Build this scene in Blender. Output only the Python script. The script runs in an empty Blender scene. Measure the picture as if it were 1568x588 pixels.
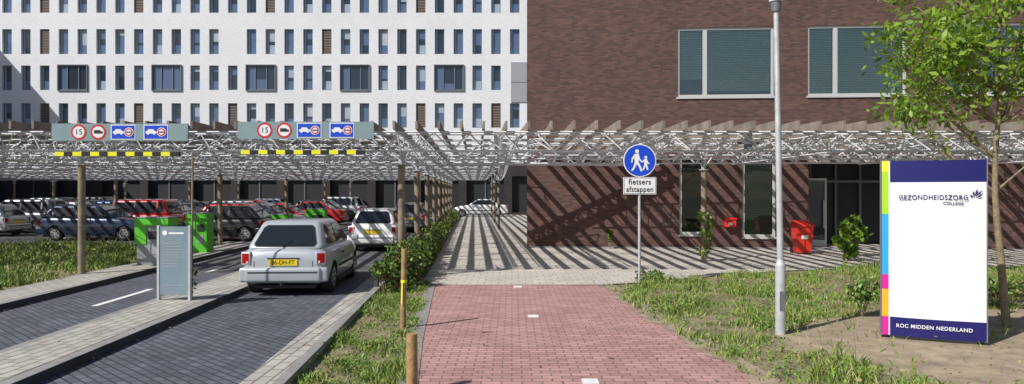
import bpy, bmesh, math, random
import numpy as np
from mathutils import Vector, Matrix
random.seed(7); rng=np.random.default_rng(11)
S=bpy.context.scene
R=math.radians
# ------------------------------------------------------------------ materials
def mat(name,col,rough=.7,metal=0,var=0,vscale=4,bump=0,bscale=40,spec=.5,coat=0,trans=0):
    m=bpy.data.materials.new(name); m.use_nodes=True
    nt=m.node_tree; n=nt.nodes; l=nt.links; b=n['Principled BSDF']
    b.inputs['Base Color'].default_value=(*col,1); b.inputs['Roughness'].default_value=rough
    b.inputs['Metallic'].default_value=metal; b.inputs['Specular IOR Level'].default_value=spec
    b.inputs['Coat Weight'].default_value=coat
    tc=n.new('ShaderNodeTexCoord')
    if var:
        t=n.new('ShaderNodeTexNoise'); t.inputs['Scale'].default_value=vscale; t.inputs['Detail'].default_value=6
        t.inputs['Roughness'].default_value=.65
        l.new(tc.outputs['Object'],t.inputs['Vector'])
        r=n.new('ShaderNodeValToRGB'); r.color_ramp.elements[0].position=.3; r.color_ramp.elements[1].position=.7
        r.color_ramp.elements[0].color=(*[c*(1-var) for c in col],1); r.color_ramp.elements[1].color=(*[min(1,c*(1+var)) for c in col],1)
        l.new(t.outputs['Fac'],r.inputs['Fac']); l.new(r.outputs['Color'],b.inputs['Base Color'])
    if bump:
        t2=n.new('ShaderNodeTexNoise'); t2.inputs['Scale'].default_value=bscale; t2.inputs['Detail'].default_value=4
        l.new(tc.outputs['Object'],t2.inputs['Vector'])
        bp=n.new('ShaderNodeBump'); bp.inputs['Strength'].default_value=bump; bp.inputs['Distance'].default_value=.02
        l.new(t2.outputs['Fac'],bp.inputs['Height']); l.new(bp.outputs['Normal'],b.inputs['Normal'])
    if trans:
        tr=n.new('ShaderNodeBsdfTranslucent'); tr.inputs['Color'].default_value=(col[0]*1.6,col[1]*1.7,col[2],1)
        mx=n.new('ShaderNodeMixShader'); mx.inputs[0].default_value=trans
        l.new(b.outputs[0],mx.inputs[1]); l.new(tr.outputs[0],mx.inputs[2]); l.new(mx.outputs[0],n['Material Output'].inputs[0])
    return m
def brickmat(name,c1,c2,mortar,bw,bh,ms,wall=False,rot=0,rough=.85,dirt=.25,dscale=.5,bumpd=.006,offset=.5,bias=0):
    m=bpy.data.materials.new(name); m.use_nodes=True
    nt=m.node_tree; n=nt.nodes; l=nt.links; b=n['Principled BSDF']; b.inputs['Roughness'].default_value=rough
    tc=n.new('ShaderNodeTexCoord'); src=tc.outputs['Object']
    if wall:
        sp=n.new('ShaderNodeSeparateXYZ'); cb=n.new('ShaderNodeCombineXYZ'); ad=n.new('ShaderNodeMath'); ad.operation='ADD'
        l.new(src,sp.inputs[0]); l.new(sp.outputs['X'],ad.inputs[0]); l.new(sp.outputs['Y'],ad.inputs[1])
        l.new(ad.outputs[0],cb.inputs['X']); l.new(sp.outputs['Z'],cb.inputs['Y']); v=cb.outputs[0]
    else:
        mp=n.new('ShaderNodeMapping'); mp.inputs['Rotation'].default_value=(0,0,rot); l.new(src,mp.inputs[0]); v=mp.outputs[0]
    br=n.new('ShaderNodeTexBrick'); br.offset=offset; br.inputs['Scale'].default_value=1
    br.inputs['Color1'].default_value=(*c1,1); br.inputs['Color2'].default_value=(*c2,1); br.inputs['Mortar'].default_value=(*mortar,1)
    br.inputs['Brick Width'].default_value=bw; br.inputs['Row Height'].default_value=bh; br.inputs['Mortar Size'].default_value=ms
    br.inputs['Mortar Smooth'].default_value=.2; br.inputs['Bias'].default_value=bias
    l.new(v,br.inputs['Vector'])
    t=n.new('ShaderNodeTexNoise'); t.inputs['Scale'].default_value=dscale; t.inputs['Detail'].default_value=9; t.inputs['Roughness'].default_value=.7
    l.new(src,t.inputs['Vector'])
    r=n.new('ShaderNodeValToRGB'); r.color_ramp.elements[0].position=.3; r.color_ramp.elements[1].position=.72
    r.color_ramp.elements[0].color=(1-dirt,1-dirt,1-dirt,1); r.color_ramp.elements[1].color=(1+dirt*.4,1+dirt*.4,1+dirt*.4,1)
    l.new(t.outputs['Fac'],r.inputs['Fac'])
    mx=n.new('ShaderNodeMix'); mx.data_type='RGBA'; mx.blend_type='MULTIPLY'; mx.inputs['Factor'].default_value=1
    l.new(br.outputs['Color'],mx.inputs['A']); l.new(r.outputs['Color'],mx.inputs['B']); l.new(mx.outputs['Result'],b.inputs['Base Color'])
    bp=n.new('ShaderNodeBump'); bp.inputs['Strength'].default_value=.6; bp.inputs['Distance'].default_value=bumpd; bp.invert=True
    l.new(br.outputs['Fac'],bp.inputs['Height']); l.new(bp.outputs['Normal'],b.inputs['Normal'])
    return m
def glassmat(name,tint=(.7,.8,.75),refl=.12):
    m=bpy.data.materials.new(name); m.use_nodes=True; nt=m.node_tree; n=nt.nodes; l=nt.links
    n.remove(n['Principled BSDF'])
    tr=n.new('ShaderNodeBsdfTransparent'); tr.inputs[0].default_value=(*tint,1)
    g=n.new('ShaderNodeBsdfGlossy'); g.inputs['Roughness'].default_value=.02; g.inputs[0].default_value=(.9,.97,1,1)
    tc=n.new('ShaderNodeTexCoord'); t=n.new('ShaderNodeTexNoise'); t.inputs['Scale'].default_value=.8; l.new(tc.outputs['Object'],t.inputs['Vector'])
    bp=n.new('ShaderNodeBump'); bp.inputs['Strength'].default_value=.25; bp.inputs['Distance'].default_value=.05
    l.new(t.outputs['Fac'],bp.inputs['Height']); l.new(bp.outputs['Normal'],g.inputs['Normal'])
    lw=n.new('ShaderNodeLayerWeight'); lw.inputs[0].default_value=.35
    ad=n.new('ShaderNodeMath'); ad.operation='ADD'; ad.inputs[1].default_value=refl; ad.use_clamp=True
    l.new(lw.outputs['Fresnel'],ad.inputs[0])
    mx=n.new('ShaderNodeMixShader'); l.new(ad.outputs[0],mx.inputs[0]); l.new(tr.outputs[0],mx.inputs[1]); l.new(g.outputs[0],mx.inputs[2])
    l.new(mx.outputs[0],n['Material Output'].inputs[0]); return m

M={}
M['brick']=brickmat('brown_brick',(.185,.084,.066),(.085,.042,.037),(.1,.08,.07),.215,.068,.009,wall=True,dirt=.2,dscale=.7)
M['white']=brickmat('white_brick',(.86,.865,.88),(.78,.785,.81),(.7,.71,.74),.22,.07,.008,wall=True,dirt=.08,dscale=.25,bumpd=.004)
M['redpave']=brickmat('red_pavers',(.56,.31,.28),(.4,.215,.195),(.2,.14,.12),.215,.107,.0085,dirt=.2,dscale=1.1,bumpd=.01)
M['road']=brickmat('dark_pavers',(.14,.15,.185),(.09,.097,.125),(.045,.045,.05),.21,.105,.012,rot=R(42),dirt=.35,dscale=.9)
M['lot']=brickmat('parking_pavers',(.17,.17,.18),(.12,.12,.125),(.08,.08,.08),.21,.105,.01,dirt=.3,dscale=.6)
M['plaza']=brickmat('beige_pavers',(.6,.555,.485),(.5,.46,.4),(.33,.3,.26),.3,.3,.01,dirt=.2,dscale=.9)
M['tile']=brickmat('light_tiles',(.5,.475,.42),(.41,.39,.345),(.2,.19,.17),.3,.15,.012,rot=R(90),dirt=.3,dscale=1.5)
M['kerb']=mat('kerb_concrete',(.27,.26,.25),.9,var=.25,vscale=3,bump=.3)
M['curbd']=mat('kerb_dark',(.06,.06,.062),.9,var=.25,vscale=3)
M['soil']=mat('soil',(.32,.25,.175),.95,var=.35,vscale=3,bump=.8,bscale=25)
M['turf']=mat('turf',(.22,.185,.105),.95,var=.5,vscale=2.5,bump=.8,bscale=30)
M['ground']=mat('ground_mat',(.16,.15,.12),.95,var=.3,vscale=.5)
M['gravel']=mat('gravel_mat',(.3,.28,.26),.95,var=.6,vscale=30,bump=1,bscale=60)
M['line']=mat('white_paint',(.75,.75,.73),.7,var=.1,vscale=8)
M['steel']=mat('galvanised_steel',(.5,.515,.53),.5,.25,var=.2,vscale=6)
M['steel2']=mat('galvanised_frame',(.62,.63,.65),.55,.0,var=.2,vscale=3)
M['wood']=mat('weathered_wood',(.24,.2,.165),.85,var=.4,vscale=2,bump=.4)
M['post']=mat('timber_post',(.24,.19,.13),.85,var=.4,vscale=5,bump=.4)
M['stake']=mat('pine_stake',(.36,.235,.1),.8,var=.35,vscale=9,bump=.4)
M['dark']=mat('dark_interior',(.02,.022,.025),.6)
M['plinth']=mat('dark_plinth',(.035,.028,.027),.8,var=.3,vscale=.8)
M['alu']=mat('window_aluminium',(.6,.6,.58),.45,.2)
M['gframe']=mat('grey_frame',(.17,.18,.2),.5,.2)
M['bglass']=mat('office_glass',(.02,.032,.055),.04,spec=1)
M['bglass2']=mat('office_glass_tinted',(.09,.14,.24),.06,spec=.9)
M['blind']=mat('blind_grey',(.3,.37,.46),.6,spec=.5,coat=.6)
M['gblind']=mat('green_blind',(.62,.72,.58),.6)
M['room']=mat('room_dark',(.06,.065,.06),.9)
M['curtain']=mat('pale_curtain',(.36,.4,.45),.8,var=.3,vscale=1)
M['louvre']=mat('louvre_brown',(.25,.2,.165),.7)
M['louvred']=mat('louvre_gap',(.07,.055,.045),.8)
M['panel']=mat('grey_panel',(.33,.34,.37),.6)
M['glass']=glassmat('window_glass',(.85,.95,.88),.16)
M['glasslow']=glassmat('window_glass_low',(.4,.52,.45),.04)
M['white_p']=mat('white_enamel',(.82,.82,.82),.35)
M['blue']=mat('sign_blue',(.01,.07,.6),.35)
M['red']=mat('sign_red',(.6,.02,.025),.35)
M['black']=mat('black_print',(.015,.015,.015),.5)
M['board']=mat('board_grey',(.22,.31,.33),.5,var=.08)
M['yellow']=mat('signal_yellow',(.82,.8,.02),.5)
M['navy']=mat('navy_print',(.015,.015,.13),.3)
M['lime']=mat('lime',(.36,.62,.03),.35); M['cyan']=mat('cyan_blue',(.03,.35,.68),.35)
M['magenta']=mat('magenta',(.6,.02,.28),.35); M['orange']=mat('orange',(.85,.4,.03),.35)
M['redplastic']=mat('red_plastic',(.65,.035,.02),.4,var=.12,vscale=5)
M['redbox']=mat('red_enamel',(.8,.03,.02),.4)
M['greenbox']=mat('green_cabinet',(.1,.5,.03),.45,var=.1); M['greybox']=mat('grey_cabinet',(.25,.27,.27),.5,var=.12)
M['infog']=mat('info_panel',(.2,.27,.31),.35,var=.1,vscale=3)
M['bark']=mat('bark',(.25,.2,.12),.9,var=.4,vscale=12,bump=.7)
M['twig']=mat('dry_twig',(.12,.08,.05),.9)
greens=[mat('leaf_light',(.24,.36,.03),.5,trans=.35),mat('leaf_mid',(.13,.23,.025),.5,trans=.35),mat('leaf_dark',(.055,.12,.018),.55,trans=.25)]
hedgeg=[mat('hedge_light',(.15,.23,.03),.5),mat('hedge_mid',(.08,.15,.022),.5),mat('hedge_dark',(.035,.07,.015),.6),mat('hedge_red',(.2,.07,.03),.6)]
grassg=[mat('grass_light',(.25,.34,.055),.6),mat('grass_mid',(.14,.235,.035),.6),mat('grass_dark',(.07,.14,.022),.6),mat('grass_dry',(.4,.34,.16),.7)]
weedg=[mat('weed_light',(.17,.28,.045),.5),mat('weed_mid',(.09,.18,.025),.5),mat('weed_dry',(.25,.21,.1),.6)]
litter=[mat('litter_brown',(.16,.1,.05),.8),mat('litter_tan',(.35,.27,.15),.8),mat('litter_green',(.1,.14,.04),.8)]
flow=[mat('flower_yellow',(.8,.7,.05),.5)]*3
# ------------------------------------------------------------------ mesh helper
def link(o,parent=None):
    S.collection.objects.link(o)
    if parent: o.parent=parent
    return o
def empty(name,loc=(0,0,0),rot=0):
    e=bpy.data.objects.new(name,None); e.location=loc; e.rotation_euler=(0,0,rot); e.empty_display_size=.3
    return link(e)
class MB:
    def __init__(s): s.v=[]; s.f=[]; s.m=[]; s.mats=[]
    def mi(s,m):
        m=M[m] if isinstance(m,str) else m
        if m not in s.mats: s.mats.append(m)
        return s.mats.index(m)
    def poly(s,pts,m):
        b=len(s.v); s.v+=[tuple(p) for p in pts]; s.f.append(tuple(range(b,b+len(pts)))); s.m.append(s.mi(m))
    def box(s,x0,x1,y0,y1,z0,z1,m):
        b=len(s.v); k=s.mi(m)
        s.v+=[(x0,y0,z0),(x1,y0,z0),(x1,y1,z0),(x0,y1,z0),(x0,y0,z1),(x1,y0,z1),(x1,y1,z1),(x0,y1,z1)]
        for f in ((3,2,1,0),(4,5,6,7),(0,1,5,4),(1,2,6,5),(2,3,7,6),(3,0,4,7)): s.f.append(tuple(b+i for i in f)); s.m.append(k)
    def prism(s,pts,z0,z1,mt,ms=None):
        n=len(pts); ms=ms or mt
        s.poly([(p[0],p[1],z1) for p in pts],mt)
        for i in range(n):
            a=pts[i]; c=pts[(i+1)%n]; s.poly([(a[0],a[1],z0),(c[0],c[1],z0),(c[0],c[1],z1),(a[0],a[1],z1)],ms)
    def tube(s,p0,p1,r0,r1=None,n=4,m='steel',cap=True):
        r1=r0 if r1 is None else r1
        p0=Vector(p0);p1=Vector(p1); d=(p1-p0).normalized()
        u=d.orthogonal().normalized() if abs(d.z)<.99 else Vector((1,0,0)); w=d.cross(u); b=len(s.v); k=s.mi(m)
        for p,r in ((p0,r0),(p1,r1)):
            for i in range(n):
                a=2*math.pi*(i+.5)/n; s.v.append(tuple(p+u*(r*math.cos(a))+w*(r*math.sin(a))))
        for i in range(n):
            j=(i+1)%n; s.f.append((b+i,b+j,b+n+j,b+n+i)); s.m.append(k)
        if cap: s.f.append(tuple(b+n+i for i in range(n))); s.m.append(k); s.f.append(tuple(b+n-1-i for i in range(n))); s.m.append(k)
    def beam(s,p0,p1,w,h,m):
        p0=Vector(p0);p1=Vector(p1); d=(p1-p0).normalized(); r=d.cross(Vector((0,0,1))).normalized()*w/2; u=r.cross(d).normalized()*h/2
        b=len(s.v); k=s.mi(m)
        for p in (p0,p1): s.v+=[tuple(p-r-u),tuple(p+r-u),tuple(p+r+u),tuple(p-r+u)]
        for f in ((0,1,2,3),(7,6,5,4),(0,4,5,1),(1,5,6,2),(2,6,7,3),(3,7,4,0)): s.f.append(tuple(b+i for i in f)); s.m.append(k)
    def disc(s,x,y,z,r,m,n=28,r0=0):
        s.poly([(x+r*math.cos(2*math.pi*i/n),y,z+r*math.sin(2*math.pi*i/n)) for i in range(n)],m)
    def xz(s,pts,y,m,ox=0,oz=0,k=1): s.poly([(ox+p[0]*k,y,oz+p[1]*k) for p in pts],m)
    def obj(s,name,parent=None,smooth=None,loc=(0,0,0),rot=0,bevel=0):
        me=bpy.data.meshes.new(name); me.from_pydata(s.v,[],s.f)
        for m in s.mats: me.materials.append(m)
        me.polygons.foreach_set('material_index',s.m); me.update()
        if smooth: me.shade_smooth(); me.set_sharp_from_angle(angle=R(smooth))
        o=bpy.data.objects.new(name,me); o.location=loc; o.rotation_euler=(0,0,rot)
        if bevel:
            b=o.modifiers.new('b','BEVEL'); b.width=bevel; b.segments=2; b.limit_method='ANGLE'
        return link(o,parent)
def wall(mb,x0,x1,z0,z1,ops,y,depth,mw,mr=None):
    xs=sorted({x0,x1,*[o[0] for o in ops],*[o[1] for o in ops]}); zs=sorted({z0,z1,*[o[2] for o in ops],*[o[3] for o in ops]})
    for j in range(len(zs)-1):
        zc=(zs[j]+zs[j+1])/2; run=None
        for i in range(len(xs)-1):
            xc=(xs[i]+xs[i+1])/2
            solid=not any(o[0]<xc<o[1] and o[2]<zc<o[3] for o in ops)
            if solid and run is None: run=xs[i]
            if run is not None and (not solid): mb.poly([(run,y,zs[j]),(xs[i],y,zs[j]),(xs[i],y,zs[j+1]),(run,y,zs[j+1])],mw); run=None
        if run is not None: mb.poly([(run,y,zs[j]),(x1,y,zs[j]),(x1,y,zs[j+1]),(run,y,zs[j+1])],mw)
    mr=mr or mw
    for a,b,c,d in ops:
        Y=y+depth
        mb.poly([(a,y,c),(a,Y,c),(a,Y,d),(a,y,d)],mr); mb.poly([(b,Y,c),(b,y,c),(b,y,d),(b,Y,d)],mr)
        mb.poly([(a,y,d),(a,Y,d),(b,Y,d),(b,y,d)],mr); mb.poly([(a,Y,c),(a,y,c),(b,y,c),(b,Y,c)],mr)
def txt(body,size,loc,m,parent=None,rz=0,align='CENTER',name='lettering',ext=.001,sx=1,sp=1.05,bold=0):
    c=bpy.data.curves.new(name,'FONT'); c.body=body; c.size=size; c.align_x=align; c.align_y='CENTER'; c.extrude=ext; c.space_character=sp; c.offset=bold
    c.materials.append(M[m]); o=bpy.data.objects.new(name,c); o.location=loc; o.rotation_euler=(R(90),0,rz); o.scale=(sx,1,1)
    return link(o,parent)
# ------------------------------------------------------------------ camera / light
cam=bpy.data.cameras.new('camera'); cam.lens=24; cam.sensor_width=36; cam.clip_end=2000
co=bpy.data.objects.new('camera',cam); co.location=(0,0,2); co.rotation_euler=(R(90),0,0); link(co); S.camera=co
LD=Vector((1.03,.80,-1.17)).normalized()
sl=bpy.data.lights.new('sun','SUN'); sl.energy=5; sl.angle=R(.5); sl.color=(1,.965,.92)
so=bpy.data.objects.new('sun',sl); so.rotation_euler=LD.to_track_quat('-Z','Y').to_euler(); so.location=(-20,-20,30); link(so)
w=bpy.data.worlds.new('World'); S.world=w; w.use_nodes=True
sk=w.node_tree.nodes.new('ShaderNodeTexSky'); sk.sky_type='NISHITA'; sk.sun_disc=False
sk.sun_elevation=math.asin(-LD.z); sk.sun_rotation=math.atan2(-LD.x,-LD.y)
bg=w.node_tree.nodes['Background']; bg.inputs['Strength'].default_value=.08
w.node_tree.links.new(sk.outputs[0],bg.inputs[0])
S.view_settings.view_transform='Standard'; S.view_settings.look='None'; S.view_settings.exposure=0
# ------------------------------------------------------------------ ground
def sx(x,Y): return x-.055*(Y-12)
def strip(x0,x1,Y0,Y1): return [(sx(x0,Y0),Y0),(sx(x1,Y0),Y0),(sx(x1,Y1),Y1),(sx(x0,Y1),Y1)]
def sheet(name,pts,z,m,z0=None,side=None):
    mb=MB()
    if z0 is None: mb.poly([(p[0],p[1],z) for p in pts],m)
    else: mb.prism(pts,z0,z,m,side or m)
    return mb.obj(name)
sheet('ground',[(-400,-300),(400,-300),(400,500),(-400,500)],0,'ground')
sheet('parking_lot',[(-70,16.5),(sx(-2.5,16.5),16.5),(sx(-2.5,59.9),59.9),(-70,59.9)],.004,'lot')
sheet('driveway',strip(-8.6,-3.1,-6,16.5),.008,'road')
sheet('driveway_gutter',strip(-3.1,-2.66,-6,19),.012,'tile')
sheet('verge_kerb',strip(-2.66,-2.54,-6,50),.11,'kerb',0)
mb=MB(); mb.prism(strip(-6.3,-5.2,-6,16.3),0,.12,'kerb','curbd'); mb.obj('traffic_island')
sheet('traffic_island_paving',strip(-6.16,-5.36,-6,16.1),.124,'tile')
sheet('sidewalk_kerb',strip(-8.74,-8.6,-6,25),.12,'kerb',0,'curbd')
sheet('sidewalk',strip(-9.75,-8.74,-6,25),.11,'tile',0)
sheet('lawn',[(-70,-6),(sx(-9.75,-6),-6),(sx(-9.75,25),25),(-70,25)],.10,'turf',0)
PL=[(3,-.65),(7.08,-.975),(9.2,-1.2),(14.7,-1.65)]; PR=[(14.55,1.96),(12.4,2.06),(10.6,2.2),(8.3,2.48),(7.08,2.6),(3,3.0)]
pp=[(x,y) for y,x in PL]; pr=[(x,y) for y,x in PR]
sheet('footpath',[(-.4,-6),(3.4,-6)]+pr[::-1]+pp[::-1],.012,'redpave')
sheet('grass_verge_soil',[(sx(-2.54,-6),-6),(-.4,-6)]+pp+[(sx(-1.8,16),16),(sx(-1.8,50),50),(sx(-2.54,50),50)],.008,'turf')
mb=MB()
for (y0,x0),(y1,x1) in zip(PL[:-1],PL[1:]): mb.poly([(x0-.2,y0,.02),(x0,y0,.02),(x1,y1,.02),(x1-.2,y1,.02)],'gravel')
mb.obj('gravel_edging')
mb=MB(); ys=np.arange(3,14.6,.09); ex=np.interp(ys,[q[0] for q in PR[::-1]],[q[1] for q in PR[::-1]])
for i in range(len(ys)-1):
    a=.05+.07*math.sin(ys[i]*3.1)+.05*math.sin(ys[i]*11)+random.uniform(0,.05); 
    if i==0: pa=a
    mb.poly([(ex[i]-max(pa,.005),ys[i],.018),(ex[i]+.25,ys[i],.018),(ex[i+1]+.25,ys[i+1],.018),(ex[i+1]-max(a,.005),ys[i+1],.018)],'soil'); pa=a
mb.obj('path_edge_soil')
PF=[(2.0,14.62),(2.9,15.0),(5.0,16.3),(6.9,17.2),(9.7,18.0),(40,18.6)]
sheet('plaza',[(sx(-1.8,14.62),14.62)]+PF+[(40,40),(sx(-1.8,50)+3,59.8),(sx(-1.8,50),59.8),(sx(-1.8,50),50)],.016,'plaza')
mb=MB()
for a,b in zip(PF[:-1],PF[1:]): mb.poly([(a[0],a[1]-.1,.03),(b[0],b[1]-.1,.03),(b[0],b[1]+.02,.03),(a[0],a[1]+.02,.03)],'kerb')
mb.obj('plaza_edging')
sheet('grass_field_soil',[(3.4,-6),(60,-6),(60,18.6)]+PF[::-1]+pr,.008,'turf')
sheet('bare_soil',[(3.3,8.9),(3.9,7.6),(4.8,6.6),(10,6.5),(11,9.5),(9.5,11.5),(7.5,11.6),(5.6,11.0),(4.3,10.4)],.014,'soil')
mb=MB()
for Y,X in ((14.3,.12),(10.9,.34),(7.15,.82),(18,.0)): mb.box(X-.085,X+.085,Y-.085,Y+.085,.01,.024,'line')
mb.obj('path_marker_stones')
mb=MB()
for a,b in ((11.9,14.0),(14.4,15.3),(16.9,19),(20.5,22.5)): mb.poly([(sx(-7.35,a),a,.013),(sx(-7.23,a),a,.013),(sx(-7.23,b),b,.013),(sx(-7.35,b),b,.013)],'line')
for x in range(5):
    for Y in np.arange(27,57,2.6):
        X=[-9.4,-14.4,-21.5,-26.9,-34][x]; mb.box(sx(X-4.6,Y),sx(X,Y),Y-.05,Y+.05,.005,.009,'line')
mb.obj('road_markings')
# ------------------------------------------------------------------ grass & leaves
def mesh_np(name,V,F,mi,mats,parent=None):
    me=bpy.data.meshes.new(name); me.from_pydata(V.tolist(),[],F.tolist())
    for m in mats: me.materials.append(m)
    me.polygons.foreach_set('material_index',mi.astype(np.int32)); me.update()
    return link(bpy.data.objects.new(name,me),parent)
def inpoly(x,y,P):
    c=np.zeros(len(x),bool); n=len(P)
    for i in range(n):
        x0,y0=P[i];x1,y1=P[(i+1)%n]
        if y0==y1: continue
        k=((y0>y)!=(y1>y))&(x<(x1-x0)*(y-y0)/(y1-y0)+x0); c^=k
    return c
def clump(x,y): return np.clip(.5+.28*np.sin(1.9*x+.7*y+1+np.sin(y*2))*np.sin(1.3*y-.6*x)+.28*np.sin(5.1*x+2.2*y+np.sin(3*x))*np.sin(4.3*y-1.7*x+2)+.12*np.sin(13*x)*np.sin(11*y),0,1)
def grass(name,P,n,h0,h1,z=0.0,excl=None,dens=.04,wd=.011,parent=None):
    P=np.array(P); x=rng.uniform(P[:,0].min(),P[:,0].max(),n); y=rng.uniform(P[:,1].min(),P[:,1].max(),n)
    c=clump(x,y); k=inpoly(x,y,P)&(rng.uniform(0,1,n)<dens+(1-dens)*c**1.8*1.6)
    if excl is not None:
        ex=inpoly(x,y,excl); k&=~(ex&(rng.uniform(0,1,n)<.96))
    x=x[k];y=y[k];c=c[k];n=len(x)
    tall=1+1.0*(rng.uniform(0,1,n)<.05)
    h=(h0+(h1-h0)*c**2.2)*rng.uniform(.4,1.25,n)*tall; a=rng.uniform(0,6.28,n); l=h*rng.uniform(.2,1.0,n); b=rng.uniform(0,6.28,n)
    w=wd*rng.uniform(.5,1.5,n)/tall; zz=np.full(n,z)
    p0=np.stack([x-w*np.cos(a),y-w*np.sin(a),zz],1);p1=np.stack([x+w*np.cos(a),y+w*np.sin(a),zz],1)
    lx=l*np.cos(b);ly=l*np.sin(b)
    q0=np.stack([x+lx*.3-w*.8*np.cos(a),y+ly*.3-w*.8*np.sin(a),zz+h*.6],1);q1=np.stack([x+lx*.3+w*.8*np.cos(a),y+ly*.3+w*.8*np.sin(a),zz+h*.6],1)
    t=np.stack([x+lx,y+ly,zz+h],1)
    V=np.stack([p0,p1,q0,q1,t],1).reshape(-1,3); i=np.arange(n)*5
    F=np.concatenate([np.stack([i,i+1,i+3],1),np.stack([i,i+3,i+2],1),np.stack([i+2,i+3,i+4],1)])
    m=rng.choice(4,n,p=[.36,.34,.18,.12]); return mesh_np(name,V,F,np.concatenate([m,m,m]),grassg,parent)
def leafmass(name,pts,size,mats,parent=None,ratio=.5,p=(.4,.38,.22),flat=1):
    n=len(pts); a=rng.normal(size=(n,3)); a[:,2]*=flat; a/=np.linalg.norm(a,axis=1)[:,None]; b=rng.normal(size=(n,3)); b[:,2]*=flat; b-=a*(a*b).sum(1)[:,None]; b/=np.linalg.norm(b,axis=1)[:,None]
    s=(size*rng.uniform(.6,1.35,n))[:,None]
    V=np.stack([pts-a*s,pts+b*s*ratio+a*s*.1,pts+a*s,pts-b*s*ratio+a*s*.1],1).reshape(-1,3); i=np.arange(n)*4
    if len(mats)==4: p=(.36,.34,.22,.08)
    return mesh_np(name,V,np.stack([i,i+1,i+2,i+3],1),rng.choice(len(mats),n,p=p),mats,parent)
soilP=[(3.5,8.8),(4.1,7.6),(4.9,6.6),(10,6.5),(11,9.5),(9.5,11.5),(7.5,11.6),(5.6,10.9),(4.5,10.3)]
GF=[(2.75,6),(14,6),(20,18.2),(9.7,17.9),(6.9,17.1),(5,16.2),(2.9,14.9),(1.95,14.5)]+[(x-.03,y) for x,y in pr]
grass('meadow_grass',GF,230000,.03,.25,excl=soilP,wd=.008)
VG=[(sx(-2.54,5),5),(-.95,5)]+[(x-.12,y) for x,y in pp[1:]]+[(sx(-2.54,15),15)]
grass('verge_grass',VG,50000,.025,.16,wd=.007)
LG=[(-19,11),(sx(-9.8,11),11),(sx(-9.8,24.9),24.9),(-24,24.9)]
grass('lawn_grass',LG,110000,.05,.27,z=.1,wd=.012)
def weeds(name,P,n,z,h,size,excl=None,mats=weedg,cl=True):
    P=np.array(P); x=rng.uniform(P[:,0].min(),P[:,0].max(),n); y=rng.uniform(P[:,1].min(),P[:,1].max(),n)
    c=clump(x+7,y*1.3+3); k=inpoly(x,y,P)&((rng.uniform(0,1,n)<c**3*1.6) if cl else np.ones(n,bool))
    if excl is not None: k&=~(inpoly(x,y,excl)&(rng.uniform(0,1,n)<.9))
    x=x[k];y=y[k]; leafmass(name,np.stack([x,y,z+rng.uniform(.01,1,len(x))**1.5*h],1),size,mats,flat=.5)
weeds('meadow_weeds',GF,60000,.01,.22,.028,soilP); weeds('verge_weeds',VG,9000,.01,.12,.022); weeds('lawn_weeds',LG,26000,.11,.25,.04)
weeds('meadow_flowers',GF,700,.1,.12,.014,soilP,flow)
L=[]
for _ in range(420):
    y=random.uniform(7,30)**1; L.append((random.uniform(-1.2,2.3) if random.random()<.5 else random.choice([-1.2-.05*(y-8),2.2])+random.gauss(0,.15),y,.024))
for _ in range(260): y=random.uniform(8,17); L.append((sx(random.choice([-5.15,-3.1,-2.8,-8.5,-5.8]),y)+random.gauss(0,.08),y,.03 if random.random()<.9 else .13))
leafmass('leaf_litter',np.array(L),.022,litter,flat=.12)
mb=MB()
for x,y,a,l in ((-.42,9.6,.3,.16),(-.36,8.8,1.8,.12),(1.2,8.1,2.4,.1)): mb.tube((x,y,.025),(x+l*math.cos(a),y+l*math.sin(a),.03),.008,.004,5,'twig')
mb.obj('fallen_twigs')
def blob(c,r,n,shell=.5):
    d=rng.normal(size=(n,3)); d/=np.linalg.norm(d,axis=1)[:,None]; q=rng.uniform(shell,1,n)**.6
    P=np.array(c)+d*q[:,None]*np.array(r); P[:,2]=np.abs(P[:,2]); return P
pts=[]
for Y in np.arange(14.2,50,.32):
    x=sx(-2.2,Y); h=.29+.13*random.random()+(.08 if Y<16.5 else 0)
    for k in range(2):
        pts.append(blob((x+random.uniform(-.22,.2),Y+random.uniform(-.2,.2),h*random.uniform(.7,1.2)),(.32*random.uniform(.7,1.2),.34,h*random.uniform(.8,1.25)),int(300 if Y<24 else 130),.2))
leafmass('hedge',np.concatenate(pts),.047,hedgeg)
def shrub(name,c,r,n,size=.05,mats=hedgeg):
    e=empty(name); mb=MB()
    P=[blob((c[0]+random.uniform(-.5,.5)*r[0],c[1]+random.uniform(-.5,.5)*r[1],c[2]+random.uniform(-.3,.5)*r[2]),(r[0]*.5,r[1]*.5,r[2]*.45),n//6,.2) for _ in range(6)]
    for q in P:
        t=q.mean(0); mb.tube((c[0],c[1],0),tuple(t),.012,.006,4,'bark')
    mb.obj('stems',e); leafmass('leaves',np.concatenate(P),size,mats,e)
shrub('shrub',(-2.5,13.3,.3),(.35,.4,.4),500,.05)
shrub('shrub',(9.6,19.6,.4),(.45,.4,.5),260,.1,greens)
shrub('shrub',(10.5,21.0,.85),(.5,.4,.5),300,.12,greens)
shrub('shrub',(5.6,10.9,.35),(.3,.3,.35),500,.045,weedg)
shrub('shrub',(3.4,23.8,.4),(.2,.2,.45),120,.06)
shrub('shrub',(8.1,11.8,.35),(.8,.5,.35),1200,.045,weedg)
shrub('shrub',(3.1,15.4,.12),(.4,.3,.2),250,.05)
shrub('shrub',(10.9,17.2,.3),(.6,.5,.35),400,.06,weedg)
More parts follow.
